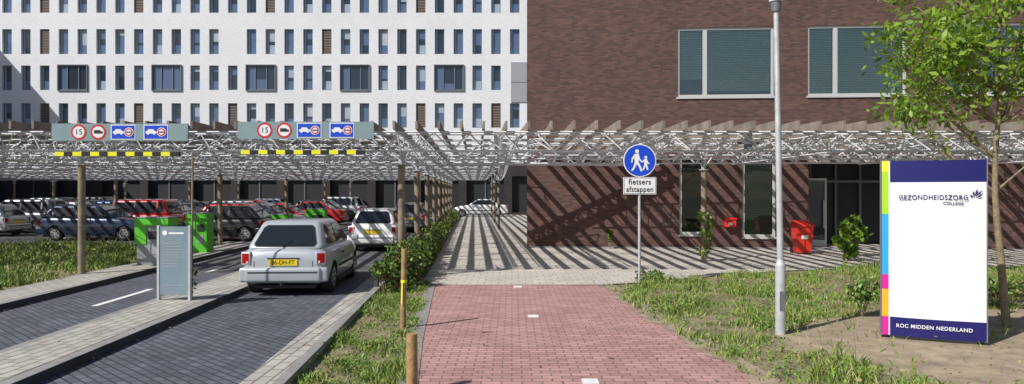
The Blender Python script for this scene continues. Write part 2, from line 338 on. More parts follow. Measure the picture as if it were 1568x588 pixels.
# ------------------------------------------------------------------ white office building
WB=empty('white_office_building'); YB=60
ops=[];mb=MB();win=MB()
X0=lambda i:-41.5+1.653*i
rows=[(17.75,19.95),(14.12,16.32),(10.96,13.12),(7.65,9.8),(20.95,23.1)]
def addwin(a,b,c,d,kind):
    ops.append((a,b,c,d)); y=YB+.22
    if kind=='louvre':
        win.box(a,b,y-.02,y+.05,c,d,'louvred'); k=int((d-c)/.14)
        for j in range(k): win.box(a+.02,b-.02,y-.1,y-.02,c+j*.14+.03,c+j*.14+.1,'louvre')
        return
    if kind=='big': y=YB+.06
    g=random.choice(['bglass','bglass','bglass2']); win.poly([(a,y+.04,c),(b,y+.04,c),(b,y+.04,d),(a,y+.04,d)],g)
    f=.07
    for q in ((a,a+f,c,d),(b-f,b,c,d),(a+f,b-f,c,c+f),(a+f,b-f,d-f,d)): win.box(q[0],q[1],y-.03,y+.02,q[2],q[3],'gframe')
    if kind=='big':
        for t in (.3,.7): xm=a+(b-a)*t; win.box(xm-.04,xm+.04,y-.04,y+.02,c+f,d-f,'gframe')
        if random.random()<.6: win.box(a+f,a+(b-a)*.3-.04,y+.022,y+.035,c+f,d-f,'bglass2')
        if random.random()<.7: win.box(a+(b-a)*.3+.04,a+(b-a)*.7-.04,y+.022,y+.035,c+f,c+f+random.uniform(.4,.9),'bglass2')
        for q in ((a-.07,a,c-.07,d+.07),(b,b+.07,c-.07,d+.07),(a,b,c-.07,c),(a,b,d,d+.07)): win.box(q[0],q[1],YB-.12,YB-.01,q[2],q[3],'gframe')
    else:
        win.box(a+f,a+f+.15,y-.0,y+.03,c+f,d-f,'blind')
        r=random.random()
        if r<.5:
            t=random.choice([.2,.35,.45,.5,.6,.9])*(d-c); win.box(a+f+.16,b-f,y+.022,y+.035,d-f-t,d-f,random.choice(['blind','bglass2','bglass2','curtain']))
        if random.random()<.75: win.box(a+f+.16,b-f,y+.018,y+.032,c+f,c+f+.75,random.choice(['bglass2','bglass2','blind']))
for ri,(c,d) in enumerate(rows):
    i=-11
    while i<28:
        a=X0(i);b=a+.84
        if ri==2:
            if (i-1)%5==0 and i<25: addwin(a,X0(i+1)+.84,c,d,'big'); i+=2; continue
            if i>=25: i+=1; continue
        if ri==1 and i==10: i+=1; continue
        lou={0:(0,5,12,20),1:(0,15),2:(),3:(0,5,10,20,24),4:(3,9)}[ri]
        addwin(a,b,c,d,'louvre' if i in lou else 'n'); i+=1
wall(mb,-62,8,4.6,26,ops,YB,.26,'white'); 
mb.poly([(8,YB,4.6),(8,YB+14,4.6),(8,YB+14,26),(8,YB,26)],'white'); mb.poly([(-62,YB,26),(8,YB,26),(8,YB+14,26),(-62,YB+14,26)],'plinth')
mb.poly([(-62,YB+14,0),(-62,YB,0),(-62,YB,26),(-62,YB+14,26)],'white'); mb.poly([(8,YB+14,0),(-62,YB+14,0),(-62,YB+14,26),(8,YB+14,26)],'white')
mb.obj('facade',WB); win.obj('windows',WB)
mb=MB(); mb.box(-.1,1.3,YB-.08,YB-.01,9.9,13.4,'panel'); mb.box(-.1,1.3,YB-.09,YB-.082,11.6,11.66,'gframe')
mb.obj('service_panel',WB)
mb=MB(); ops2=[]
for k in range(17): ops2.append((-60+k*4.0,-60+k*4.0+3.3,.2,3.4))
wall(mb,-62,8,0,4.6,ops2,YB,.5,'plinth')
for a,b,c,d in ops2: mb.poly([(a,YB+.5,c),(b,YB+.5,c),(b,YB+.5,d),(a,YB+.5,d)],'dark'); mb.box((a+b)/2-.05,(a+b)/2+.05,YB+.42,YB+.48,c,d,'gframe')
mb.obj('ground_floor',WB)
mb=MB(); opw=[]
for r in range(4):
    for k in range(6): opw.append((-58+k*2,-57.1+k*2,1.5+r*3.2,3.5+r*3.2))
wall(mb,-60,-46.0,0,15.6,opw,34,.2,'white')
for a,b,c,d in opw: mb.poly([(a,34.2,c),(b,34.2,c),(b,34.2,d),(a,34.2,d)],'bglass')
mb.poly([(-46.,34,0),(-46.,59.9,0),(-46.,59.9,15.6),(-46.,34,15.6)],'white'); mb.poly([(-60,34,15.6),(-46.,34,15.6),(-46.,59.9,15.6),(-60,59.9,15.6)],'plinth'); mb.poly([(-60,59.9,0),(-60,34,0),(-60,34,15.6),(-60,59.9,15.6)],'white')
mb.obj('side_wing',WB)
# ------------------------------------------------------------------ brick college building
BB=empty('brick_college_building',(.54,24.6,0),R(-4))
mb=MB(); up=[(5.34+4.49*k,8.69+4.49*k,5.37,7.82) for k in range(5)]
up2=[(a,b,9.4,11.8) for a,b,_,_ in up]
gw=[(5.42,6.28,.5,3.25),(7.61,8.74,.42,3.35),(18.2,19.4,.42,3.35)]; ent=(9.87,15.7,0,3.3)
wall(mb,0,32,0,13,up+up2+gw+[ent],0,.2,'brick')
a,b,c,d=ent
mb.poly([(a,.2,c),(a,2.4,c),(a,2.4,d),(a,.2,d)],'brick'); mb.poly([(b,2.4,c),(b,.2,c),(b,.2,d),(b,2.4,d)],'brick'); mb.poly([(a,.2,d),(a,2.4,d),(b,2.4,d),(b,.2,d)],'panel')
mb.poly([(0,14,0),(0,0,0),(0,0,13),(0,14,13)],'brick'); mb.poly([(32,0,0),(32,14,0),(32,14,13),(32,0,13)],'brick'); mb.poly([(0,0,13),(32,0,13),(32,14,13),(0,14,13)],'plinth'); mb.poly([(32,14,0),(0,14,0),(0,14,13),(32,14,13)],'brick')
mb.obj('walls',BB)
mb=MB();gl=MB();bl=MB()
def bwin(a,b,c,d,split,blinds,g='glass'):
    f=.08; y0,y1=.05,.13
    for q in ((a,a+f,c,d),(b-f,b,c,d),(a+f,b-f,c,c+f),(a+f,b-f,d-f,d)): mb.box(q[0],q[1],y0,y1,q[2],q[3],'alu')
    cells=[(a+f,b-f)]
    if split:
        s=a+(b-a)*split; mb.box(s-.07,s+.07,y0-.004,y1,c+f,d-f,'alu'); cells=[(a+f,s-.07),(s+.07,b-f)]
    mb.box(a-.03,b+.03,-.05,.045,c-.07,c-.003,'alu')
    gl.poly([(a+f,.1,c+f),(b-f,.1,c+f),(b-f,.1,d-f),(a+f,.1,d-f)],g)
    bl.poly([(a,.5,c),(b,.5,c),(b,.5,d),(a,.5,d)],'room')
    bl.poly([(a,.2,c),(b,.2,c),(b,.5,c),(a,.5,c)],'room');bl.poly([(a,.2,d),(b,.2,d),(b,.5,d),(a,.5,d)],'room');bl.poly([(a,.2,c),(a,.2,d),(a,.5,d),(a,.5,c)],'room');bl.poly([(b,.2,c),(b,.2,d),(b,.5,d),(b,.5,c)],'room')
    for (p,q),k in zip(cells,blinds):
        if k==0: continue
        zz=d-f; end=d-f-(d-c-2*f)*k
        while zz>end:
            bl.poly([(p+.01,.17,zz-.05),(q-.01,.17,zz-.05),(q-.01,.2,zz-.001),(p+.01,.2,zz-.001)],'gblind'); zz-=.06
for k,(a,b,c,d) in enumerate(up): bwin(a,b,c,d,.29,[(.75,.93),(1,1),(1,.7),(1,1),(.6,1)][k])
for k,(a,b,c,d) in enumerate(up2): bwin(a,b,c,d,.29,(.5,.5))
bwin(*gw[0],None,(0,),'glasslow'); bwin(*gw[1],None,(1,),'glasslow'); bwin(*gw[2],None,(1,),'glasslow')
mb.obj('window_frames',BB); gl.obj('window_panes',BB); bl.obj('blinds',BB)
mb=MB()
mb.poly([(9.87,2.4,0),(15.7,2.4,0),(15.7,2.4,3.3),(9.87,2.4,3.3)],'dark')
for x in (9.9,10.75,11.7,12.6,13.6,14.6,15.6): mb.box(x-.04,x+.04,2.3,2.38,0,3.3,'gframe')
mb.box(9.87,15.7,2.28,2.36,2.35,2.45,'gframe')
mb.box(10.05,10.12,1.0,1.08,.02,2.5,'alu');mb.box(10.8,10.87,1.0,1.08,.02,2.5,'alu');mb.box(10.12,10.8,1.0,1.08,2.42,2.5,'alu');mb.box(10.12,10.8,1.0,1.08,.02,.25,'alu')
mb.box(10.12,10.8,1.03,1.05,.25,2.42,'bglass'); mb.box(10.72,10.77,.93,.97,.7,1.7,'steel')
mb.box(9.87,15.7,-.02,.16,3.02,3.28,'louvre')
mb.obj('entrance',BB)
mb=MB(); mb.box(6.95,7.33,-.2,0,.78,1.04,'redbox'); mb.box(6.93,7.35,-.24,0,1.04,1.09,'redbox'); mb.box(7.02,7.24,-.206,-.201,.97,.985,'black'); mb.box(7.06,7.21,-.206,-.201,.84,.93,'white_p'); mb.obj('letter_box',loc=(.54,24.58,0),rot=R(-4),bevel=.01)
mb=MB(); mb.box(0,32,-.35,-.002,.017,.05,'kerb'); mb.obj('base_strip',BB)
# ------------------------------------------------------------------ pergola
PG=empty('pergola'); fr=MB(); sl_=MB(); po=MB()
ZT,ZB=3.36,2.95
def truss(p,q,w=.3,per=.8,r=.025,rd=.016,zt=ZT,zb=ZB):
    p=Vector((p[0],p[1],0));q=Vector((q[0],q[1],0)); L=(q-p).length; d=(q-p)/L; s=Vector((-d.y,d.x,0))*w; n=max(1,round(L/per)); st=L/n
    T=Vector((0,0,zt));B=Vector((0,0,zb))
    fr.tube(p+s+T,q+s+T,r);fr.tube(p-s+T,q-s+T,r);fr.tube(p+B,q+B,r)
    for i in range(n):
        a=p+d*(i*st);b=p+d*((i+.5)*st);c=p+d*((i+1)*st)
        for g in (s,-s): fr.tube(a+g+T,b+B,rd,n=3,cap=False); fr.tube(b+B,c+g+T,rd,n=3,cap=False)
        fr.tube(a+s+T,c-s+T,rd*.8,n=3,cap=False)
YF=15.8
for k in range(10):
    Y=YF+4.3*k; truss((sx(-50,Y),Y),(sx(.2,Y) if Y>24 else .6,Y))
    if k<9: truss((sx(-50,Y),Y+2.15),(sx(.2,Y) if Y+2.15>24 else .6,Y+2.15),.2,1.2,.02,.013)
for j in range(13):
    x=-2.5-4.15*j+.2; truss((sx(x,YF),YF),(sx(x,57),57))
truss((-.1,YF),(-.9,57)) 
for Y in (15.8,19.6): truss((.6,Y),(26,Y))
truss((.6,17.7),(26,17.7),.2,1.2,.02,.013)
truss((.9,22.9),(24,21.6))
for x in (3.4,7.6,11.8,16,20.2): truss((x,YF),(x,24.1-.07*x))
truss((-1.9,22.5),(5.1,23.75),.12,.5,.06,.035)
for k in range(0,135):
    x=.35-.5*k; a=15.15+random.uniform(-.05,.05)
    sl_.beam((sx(x,a)+.2,a,3.49),(sx(x,57)+.2,57,3.49),.05,.18,'wood')
for k in range(1,54):
    x=.35+.5*k; a=15.15+random.uniform(-.05,.05); e=24.45-.0699*x
    sl_.beam((x+.03,a,3.49),(x,e,3.49),.05,.2,'wood')
def pst(x,y,top=ZB,r=.08):
    po.tube((x,y,0),(x,y,top-.3),r,r,12,'post'); po.tube((x,y,top-.32),(x,y,top+.0),.045,.045,8,'steel')
    po.box(x-.11,x+.11,y-.11,y+.11,top-.33,top-.3,'steel')
    for dx,dy in ((.5,0),(-.5,0),(0,.5),(0,-.5)): po.tube((x,y,top-.28),(x+dx,y+dy,ZT),.016,.016,4,'steel2')
for Y in (15.8,20.1,24.4,28.7,33,37.3,41.6,45.9,50.2): pst(sx(-2.35,Y),Y)
for x in (-9.75,-18,-26.3,-34.5,-43):
    for Y in (15.8,24.4,33,41.6,50.2): pst(sx(x,Y),Y)
for Y in (36,45,54): pst(-.3-.05*(Y-28),Y,r=.07)
pst(5.48,19.5);pst(13.1,19.3);pst(21,19)
po.box(5.36,5.52,15.7,15.78,2.98,3.36,'gframe'); po.box(5.2,5.7,15.72,15.77,3.1,3.16,'gframe')
fr.mats=[M['steel2']]
fr.obj('space_frame',PG); sl_.obj('timber_slats',PG); po.obj('posts',PG,smooth=40)
leafmass('climbing_plant',np.concatenate([blob((5.5+random.uniform(-.15,.15),19.5,z),(.2,.2,.2),55,.2) for z in (.3,.55,.8,1.05,1.3)]),.065,greens)
# ------------------------------------------------------------------ entrance regulation signs
def carpic(mb,x,y,z,k,m):
    mb.xz([(-1,-.35),(1,-.35),(1,.05),(.65,.12),(.4,.45),(-.5,.45),(-.75,.1),(-1,.05)],y,m,x,z,k)
    mb.disc(x-.55*k,y-.001,z-.38*k,.2*k,m,12); mb.disc(x+.55*k,y-.001,z-.38*k,.2*k,m,12)
def regsign(x0,z0):
    e=empty('parking_regulation_sign'); mb=MB(); y=15.05
    mb.box(x0,x0+3,y,y+.05,z0,z0+.38,'board'); f=y-.004; cz=z0+.19
    for cx in (x0+.6,x0+1.03): mb.disc(cx,f,cz,.17,'red'); mb.disc(cx,f-.003,cz,.128,'white_p')
    mb.box(x0+.94,x0+1.08,f-.008,f-.005,cz-.03,cz+.045,'black'); mb.box(x0+1.08,x0+1.13,f-.008,f-.005,cz-.03,cz+.02,'black')
    for cx in (x0+1.58,x0+2.3):
        mb.box(cx-.27,cx+.27,f-.002,f+.002,cz-.165,cz+.165,'white_p'); mb.box(cx-.25,cx+.25,f-.006,f-.003,cz-.145,cz+.145,'blue')
        carpic(mb,cx-.1,f-.009,cz+.01,.12,'white_p')
        mb.disc(cx+.13,f-.011,cz,.1,'white_p'); mb.disc(cx+.13,f-.014,cz,.085,'red'); mb.disc(cx+.13,f-.017,cz,.058,'white_p'); mb.box(cx+.08,cx+.18,f-.022,f-.019,cz-.012,cz+.012,'black')
    for bx in (x0+.2,x0+2.8): mb.box(bx-.02,bx+.02,y+.05,y+.75,z0+.1,z0+.14,'steel')
    mb.obj('board',e); txt('15',.17,(x0+.6,f-.006,cz),'black',e)
    b=empty('height_limit_bar'); mb=MB(); zb=z0-.29
    for k in range(14): mb.box(x0+.07+k*.195,x0+.07+(k+1)*.195,y+.0,y+.09,zb-.045,zb+.045,'yellow' if k%2==0 else 'black')
    mb.obj('striped_bar',b,bevel=0); mb=MB()
    for bx in (x0+.3,x0+1.4,x0+2.5): mb.tube((bx,y+.045,zb+.04),(bx,y+.045,z0),.008,.008,6,'steel')
    mb.obj('chains',b)
regsign(-10.15,3.13); regsign(-6.05,3.17)
# ------------------------------------------------------------------ pedestrian sign
e=empty('pedestrian_path_sign',(2.76,14.75,0)); mb=MB()
mb.tube((0,.04,0),(0,.04,2.98),.03,.03,10,'steel'); mb.obj('pole',e,smooth=40)
mb=MB(); z=2.68
mb.tube((0,0,z),(0,.02,z),.355,.355,40,'white_p'); mb.disc(0,-.003,z,.335,'blue',40)
mb.box(-.355,.355,-.002,.018,1.95,2.32,'white_p')
for q in ((-.34,.34,1.963,1.97),(-.34,.34,2.3,2.307),(-.34,-.333,1.97,2.3),(.333,.34,1.97,2.3)): mb.box(q[0],q[1],-.005,-.0025,q[2],q[3],'black')
y=-.006; W='white_p'
mb.disc(-.06,y,z+.2,.042,W,16)
mb.xz([(-.11,.145),(-.02,.15),(.0,.05),(.06,-.03),(.045,-.05),(-.02,.02),(-.025,-.03),(.03,-.14),(.06,-.23),(.02,-.235),(-.015,-.15),(-.06,-.07),(-.11,-.17),(-.16,-.23),(-.19,-.21),(-.14,-.14),(-.11,-.04),(-.115,.06),(-.15,.02),(-.16,-.05),(-.185,-.05),(-.175,.05)],y,W,0,z)
mb.disc(.13,y,z+.07,.032,W,14)
mb.xz([(.09,.03),(.16,.03),(.175,-.03),(.21,-.06),(.2,-.08),(.155,-.055),(.16,-.1),(.19,-.2),(.155,-.205),(.125,-.12),(.09,-.205),(.055,-.2),(.095,-.1),(.095,-.02),(.055,-.045),(.05,-.03)],y-.001,W,0,z)
mb.obj('sign_faces',e); txt('fietsers',.165,(0,-.006,2.215),'black',e,sx=.9,sp=1.1,bold=.002); txt('afstappen',.165,(0,-.006,2.055),'black',e,sx=.85,sp=1.1,bold=.002)
# ------------------------------------------------------------------ lamp post
e=empty('street_lamp',(3.75,9.54,0)); mb=MB()
mb.tube((0,0,0),(0,0,.98),.07,.07,16,'steel');mb.tube((0,0,.98),(0,0,1.05),.07,.045,16,'steel');mb.tube((0,0,1.05),(-.06,0,4.6),.045,.036,16,'steel')
mb.tube((-.06,0,4.52),(-.06,0,4.66),.06,.075,16,'gframe'); mb.box(-.035,.035,-.072,-.066,.35,.62,'gframe')
mb.obj('pole',e,smooth=40); mb=MB()
mb.tube((-.06,0,4.66),(-.06,0,5.05),.09,.2,16,'white_p');mb.tube((-.06,0,5.05),(-.06,0,5.16),.3,.08,20,'gframe'); mb.obj('lantern',e,smooth=40)
# ------------------------------------------------------------------ totem
e=empty('college_totem_sign',(5.05,9.33,0),math.atan2(-.51,1.08)); W_=1.195; mb=MB()
def fx(s): return -.045*(1-(2*s/W_-1)**2)
N=16
def seg(s0,s1,z0,z1,m,off=0):
    k=max(1,int((s1-s0)/W_*N)); 
    for i in range(k):
        a=s0+(s1-s0)*i/k;b=s0+(s1-s0)*(i+1)/k; mb.poly([(a,fx(a)-off,z0),(b,fx(b)-off,z0),(b,fx(b)-off,z1),(a,fx(a)-off,z1)],m)
seg(.1,W_,2.13,2.42,'navy'); seg(.1,W_,.31,2.13,'white_p'); seg(.1,W_,.06,.31,'navy'); 
for z0,z1,m in ((.06,.31,'magenta'),(.31,.68,'orange'),(.68,.88,'magenta'),(.88,1.7,'cyan'),(1.7,2.28,'lime'),(2.28,2.42,'yellow')): seg(0,.085,z0,z1,m)
seg(.085,.1,.06,2.42,'line')
for i in range(N):
    a=W_*i/N;b=W_*(i+1)/N
    mb.poly([(b,.12-fx(b),.06),(a,.12-fx(a),.06),(a,.12-fx(a),2.42),(b,.12-fx(b),2.42)],'white_p')
    mb.poly([(a,fx(a),2.42),(b,fx(b),2.42),(b,.12-fx(b),2.42),(a,.12-fx(a),2.42)],'gframe'); mb.poly([(a,fx(a),.06),(a,.12-fx(a),.06),(b,.12-fx(b),.06),(b,fx(b),.06)],'gframe')
mb.box(-.015,0,-.01,.13,.05,2.43,'gframe'); mb.box(W_,W_+.015,-.01,.13,.05,2.43,'gframe')
mb.box(.1,W_-.1,.02,.1,0,.06,'gframe'); mb.obj('panel',e)
txt('GEZONDHEIDSZORG',.09,(.2,-.05,1.925),'navy',e,align='LEFT',sx=.83,sp=1.12,bold=.001); txt('COLLEGE',.058,(.71,-.05,1.85),'navy',e,align='LEFT',sx=.86,sp=1.12,bold=.0008)
txt('ROC MIDDEN NEDERLAND',.068,(.17,-.052,.2),'white_p',e,align='LEFT',sx=.95,sp=1.12,bold=.001)
mb=MB()
for a_,l_ in ((100,.1),(75,.13),(50,.14),(25,.1),(140,.07)):
    d=(math.cos(R(a_)),math.sin(R(a_))); n_=(-d[1],d[0]); b_=(1.06,1.92)
    mb.poly([(b_[0]+d[0]*t*l_+n_[0]*w_,-.036,b_[1]+d[1]*t*l_+n_[1]*w_) for t,w_ in ((.15,0),(.6,-.012),(1,0),(.6,.012))],'navy')
mb.obj('leaf_logo',e)
# ------------------------------------------------------------------ tree
e=empty('young_tree'); mb=MB(); prev=Vector((7.32,10.1,0)); tr=[]
for i in range(1,13):
    z=i*.5; p=Vector((7.3-.09*math.sin(z*.6)-.015*z+.03*math.sin(z*2.1),10.1+.04*math.sin(z*1.3),z)); mb.tube(prev,p,.06*(1-.075*(i-1)),.06*(1-.075*i),9,'bark',False); prev=p; tr.append(p)
LP=[]
for c in range(86):
    d=Vector((random.gauss(0,1),random.gauss(0,1),random.gauss(0,1))).normalized()*random.uniform(.35,1)
    C=Vector((7.35+d.x*1.9,10.1+d.y*1.7,4.5+d.z*1.75))
    if c<12: C=Vector((random.uniform(5.7,6.9),10+random.uniform(-.5,.5),random.uniform(3.05,4.3)))
    s=min(tr,key=lambda t:abs(t.z-max(2.2,C.z-.9*(C-Vector((7.3,10.1,C.z))).length)))
    mid=(s+C)/2+Vector((0,0,-.12)); mb.tube(s,mid,.018,.012,5,'bark',False); mb.tube(mid,C,.012,.005,5,'bark',False)
    n=int(random.uniform(40,95)); q=rng.normal(size=(n,3))*np.array([.2,.2,.15])*random.uniform(.7,1.2)+np.array(C); LP.append(q)
    for _ in range(3):
        t=Vector(q[random.randrange(n)]); mb.tube(C,t,.006,.003,3,'bark',False)
    u=np.linspace(0,1,10)[:,None]; LP.append(np.array(mid)*(1-u)+np.array(C)*u+rng.normal(size=(10,3))*.07)
mb.obj('trunk_and_limbs',e,smooth=50); leafmass('foliage',np.concatenate(LP),.064,greens,e,.42,p=(.5,.35,.15))
mb=MB(); mb.tube((7.05,10.35,0),(7.05,10.35,1.5),.035,.035,8,'post'); mb.tube((7.05,10.35,1.4),(7.25,10.12,1.4),.012,.012,4,'black'); mb.obj('tree_stake',smooth=40)
# ------------------------------------------------------------------ small furniture
mb=MB(); mb.tube((-1.59,9.95,0),(-1.57,9.95,1.17),.042,.04,10,'stake'); mb.tube((-1.575,9.95,.68),(-1.575,9.95,.72),.046,.046,10,'yellow'); mb.poly([(-1.6,9.9,.68),(-1.585,9.9,.68),(-1.59,9.88,.4),(-1.605,9.89,.36)],'yellow'); mb.obj('wooden_stake',smooth=40)
mb=MB(); mb.tube((-.99,6.75,0),(-.99,6.75,.6),.058,.055,12,'stake'); mb.obj('wooden_stake',smooth=40)
mb=MB(); mb.tube((-5.68,12.1,.1),(-5.66,12.1,2.65),.02,.016,8,'post'); mb.obj('plant_stake',smooth=40)
leafmass('climbing_plant',blob((-5.68,12.1,.45),(.1,.1,.3),60,.1),.035,hedgeg)
mb=MB(); mb.box(-2.75,-2.66,13.6,13.69,.0,.5,'curbd'); mb.box(-2.76,-2.65,13.59,13.7,.36,.42,'line'); mb.obj('bollard',bevel=.01)
e=empty('information_sign',(-5.86,11.85,.12),R(-4)); mb=MB()
mb.box(-.3,-.26,-.03,.03,0,1.3,'steel'); mb.box(.26,.3,-.03,.03,0,1.3,'steel'); mb.box(-.26,.26,-.02,.02,.1,1.28,'infog')
for i in range(9): mb.box(-.2,-.2+random.uniform(.22,.38),-.023,-.021,.98-i*.05,.992-i*.05,'panel')
mb.disc(-.16,-.024,1.17,.045,'white_p',16); mb.box(-.09,.18,-.024,-.021,1.15,1.18,'white_p'); mb.box(-.2,.2,-.024,-.021,.25,.262,'panel'); mb.obj('panel',e)
def cabinet(x,y,w,h,body='greybox'):
    mb=MB(); mb.box(x-w/2,x+w/2,y-.25,y+.25,.1,h,body); mb.box(x-w/2-.05,x-w/2+.25,y-.27,y+.27,h*.5,h+.02,'greenbox'); mb.box(x-w/2+.25,x+w/2+.02,y-.27,y+.27,h*.86,h+.02,'greenbox')
    mb.box(x-w/2+.3,x+w/2-.08,y-.28,y-.265,h*.6,h*.76,'dark'); mb.box(x-w/2+.3,x+w/2-.1,y-.26,y-.252,h*.3,h*.5,'panel'); mb.box(x-w/2-.03,x+w/2+.03,y-.28,y+.28,h+.02,h+.05,'greybox'); return mb.obj('ticket_machine',bevel=.02)
cabinet(-9.3,17.9,.8,1.3); cabinet(-9.85,21.6,.6,1.3,'greenbox'); cabinet(-9.95,29.5,.8,1.0,'greenbox'); cabinet(-10.0,35,.9,1.1,'greenbox')
e=empty('red_waste_bin',(9.35,22,0),R(-4)); mb=MB()
b=.21;t=.27
q0=[(-b,-b,.06),(b,-b,.06),(b,b,.06),(-b,b,.06)];q1=[(-t,-t,.9),(t,-t,.9),(t,t,.9),(-t,t,.9)]
for i in range(4): mb.poly([q0[i],q0[(i+1)%4],q1[(i+1)%4],q1[i]],'redplastic')
mb.poly(q0[::-1],'redplastic'); mb.box(-.3,.3,-.3,.3,.9,.95,'redplastic')
mb.poly([(-.29,-.29,.95),(.29,-.29,.95),(.25,.2,1.08),(-.25,.2,1.08)],'redplastic');mb.poly([(-.25,.2,1.08),(.25,.2,1.08),(.29,.3,.95),(-.29,.3,.95)],'redplastic')
mb.poly([(-.29,-.29,.95),(-.25,.2,1.08),(-.29,.3,.95)],'redplastic');mb.poly([(.29,-.29,.95),(.29,.3,.95),(.25,.2,1.08)],'redplastic')
mb.tube((-.26,.3,.1),(-.2,.3,.1),.1,.1,12,'black');mb.tube((.2,.3,.1),(.26,.3,.1),.1,.1,12,'black'); mb.tube((-.22,.36,.93),(.22,.36,.93),.018,.018,8,'redplastic'); mb.box(-.1,.1,-.262,-.25,.5,.62,'white_p')
mb.obj('bin_body',e)
# ------------------------------------------------------------------ cars
cm={}
def paint(name,col,metal=.3,rough=.32): cm[name]=mat('paint_'+name,col,rough,metal,coat=.8,spec=.5); return cm[name]
paint('silver',(.47,.5,.535),.25,.34);paint('white',(.8,.8,.8),0);paint('black',(.015,.016,.018));paint('navy',(.02,.035,.09));paint('red',(.5,.02,.02),.1);paint('grey',(.18,.19,.2),.4);paint('blue',(.05,.15,.38),.3);paint('darkgreen',(.02,.06,.045),.3);paint('lightsilver',(.62,.64,.66),.3)
CB=[None,mat('car_glass',(.012,.016,.02),.04,spec=.9),mat('car_trim',(.025,.025,.027),.6),mat('tyre',(.03,.03,.03),.85),mat('rim',(.45,.46,.47),.35,.7),mat('tail_lamp',(.36,.006,.008),.35,spec=.25),mat('head_lamp',(.7,.72,.74),.1,coat=.8),mat('number_plate',(.8,.6,.02),.45),mat('orange_lamp',(.6,.2,.02),.3)]
KIND={'hatch':dict(L=3.72,H=1.42,W=.83,belt=.89,yr=(-1.80,-1.26),yf=(1.0,.12)),
'wagon':dict(L=4.4,H=1.45,W=.87,belt=.93,yr=(-2.12,-1.72),yf=(.98,.15)),
'sedan':dict(L=4.45,H=1.41,W=.86,belt=.92,yr=(-1.62,-.9),yf=(1.0,.15)),
'mpv':dict(L=4.2,H=1.64,W=.87,belt=.98,yr=(-2.02,-1.74),yf=(1.25,.35))}
def car_mesh(kind):
    K=KIND[kind];L=K['L'];h=L/2;W=K['W'];b=K['belt'];wb=L*.64/2
    mats=[cm['silver']]+CB[1:]
    yf=K['yf'][0]
    st=[(-h,W*.76,.36,b-.2),(-h+.02,W*.86,.30,b-.09),(-h+.07,W*.92,.25,b-.03),(-h+.17,W*.965,.22,b-.0),(-h+.5,W*.995,.19,b+.015),(-.6,W,.18,b+.01),(.2,W,.18,b),(yf-.1,W,.18,b-.01),(yf+.12,W*.985,.18,b-.03),((yf+h)/2+.05,W*.96,.19,b-.10),(h-.22,W*.9,.2,b-.2),(h-.08,W*.82,.26,b-.28),(h,W*.66,.33,b-.37)]
    rings=[]
    for y,w_,zb,zt in st:
        hh=zt-zb; p=[(0,zb),(w_*.8,zb),(w_*.94,zb+hh*.07),(w_*.985,zb+hh*.22),(w_,zb+hh*.45),(w_*.992,zb+hh*.66),(w_*.97,zt-hh*.17),(w_*.935,zt-hh*.05),(w_*.88,zt),(w_*.55,zt+.022),(0,zt+.03)]
        rings.append([(x,y,z) for x,z in p]+[(-x,y,z) for x,z in p[-2:0:-1]])
    n=len(rings[0]); V=[v for r in rings for v in r]; F=[]
    for i in range(len(rings)-1):
        for j in range(n): k=(j+1)%n; F.append((i*n+j,(i+1)*n+j,(i+1)*n+k,i*n+k))
    F.append(tuple(range(n))); F.append(tuple((len(rings)-1)*n+j for j in range(n-1,-1,-1)))
    me=bpy.data.meshes.new('t'); me.from_pydata(V,[],F); 
    for m in mats: me.materials.append(m)
    bm=bmesh.new(); bm.from_mesh(me); bmesh.ops.recalc_face_normals(bm,faces=bm.faces); bm.to_mesh(me); bm.free()
    ob=link(bpy.data.objects.new('t',me))
    ct=MB(); ct.mats=mats[:]; rw=.29 if kind!='mpv' else .31
    for sy in (-wb,wb):
        for sxx in (-1,1):
            p0=(sxx*(W-.27),sy,rw); p1=(sxx*(W+.2),sy,rw); ct.tube(p0,p1,rw+.05,rw+.05,28,mats[2])
    co_=ct.obj('c'); cme=co_.data; bm=bmesh.new(); bm.from_mesh(cme); bmesh.ops.recalc_face_normals(bm,faces=bm.faces); bm.to_mesh(cme); bm.free()
    md=ob.modifiers.new('s','BOOLEAN'); md.operation='DIFFERENCE'; md.object=co_; md.solver='EXACT'
    gh=MB(); gh.mats=mats[:]; (yrb,yrt),(yfb,yft)=K['yr'],K['yf']; zb_=b-.01; zt_=K['H']; wB=W*.895; wT=W*.68
    gv=[(-wB,yrb,zb_),(wB,yrb,zb_),(wB,yfb,zb_),(-wB,yfb,zb_),(-wT,yrt,zt_),(wT,yrt,zt_),(wT,yft,zt_),(-wT,yft,zt_)]
    gh.v=gv; gh.f=[(3,2,1,0),(4,5,6,7),(0,1,5,4),(1,2,6,5),(2,3,7,6),(3,0,4,7)]; gh.m=[0]*6
    go=gh.obj('g',bevel=.1); go.modifiers[0].segments=5; go.modifiers[0].angle_limit=R(20)
    dg=bpy.context.evaluated_depsgraph_get(); bm=bmesh.new()
    for o in (ob,go):
        ev=o.evaluated_get(dg); tmp=bpy.data.meshes.new_from_object(ev); bm.from_mesh(tmp)
    P=MB(); P.mats=mats[:]
    def lerp(a,c,t): return a+(c-a)*t
    Hh=zt_-zb_
    ns=Vector((Hh,0,wB-wT)).normalized()*.006
    def side(pts,m):
        for s in (-1,1):
            q=[(s*(lerp(wB,wT,t)+ns.x),y,lerp(zb_,zt_,t)+ns.z) for y,t in pts]; P.poly(q if s>0 else q[::-1],m)
    yr=lambda t:lerp(yrb,yrt,t); yff=lambda t:lerp(yfb,yft,t)
    t0,t1=.13,.84; bp=lerp(yrb,yfb,.48) if kind!='sedan' else -.2
    side([(bp+.04,t0),(yff(t0)-.16,t0),(yff(t1)-.12,t1),(bp+.04,t1)],CB[1])
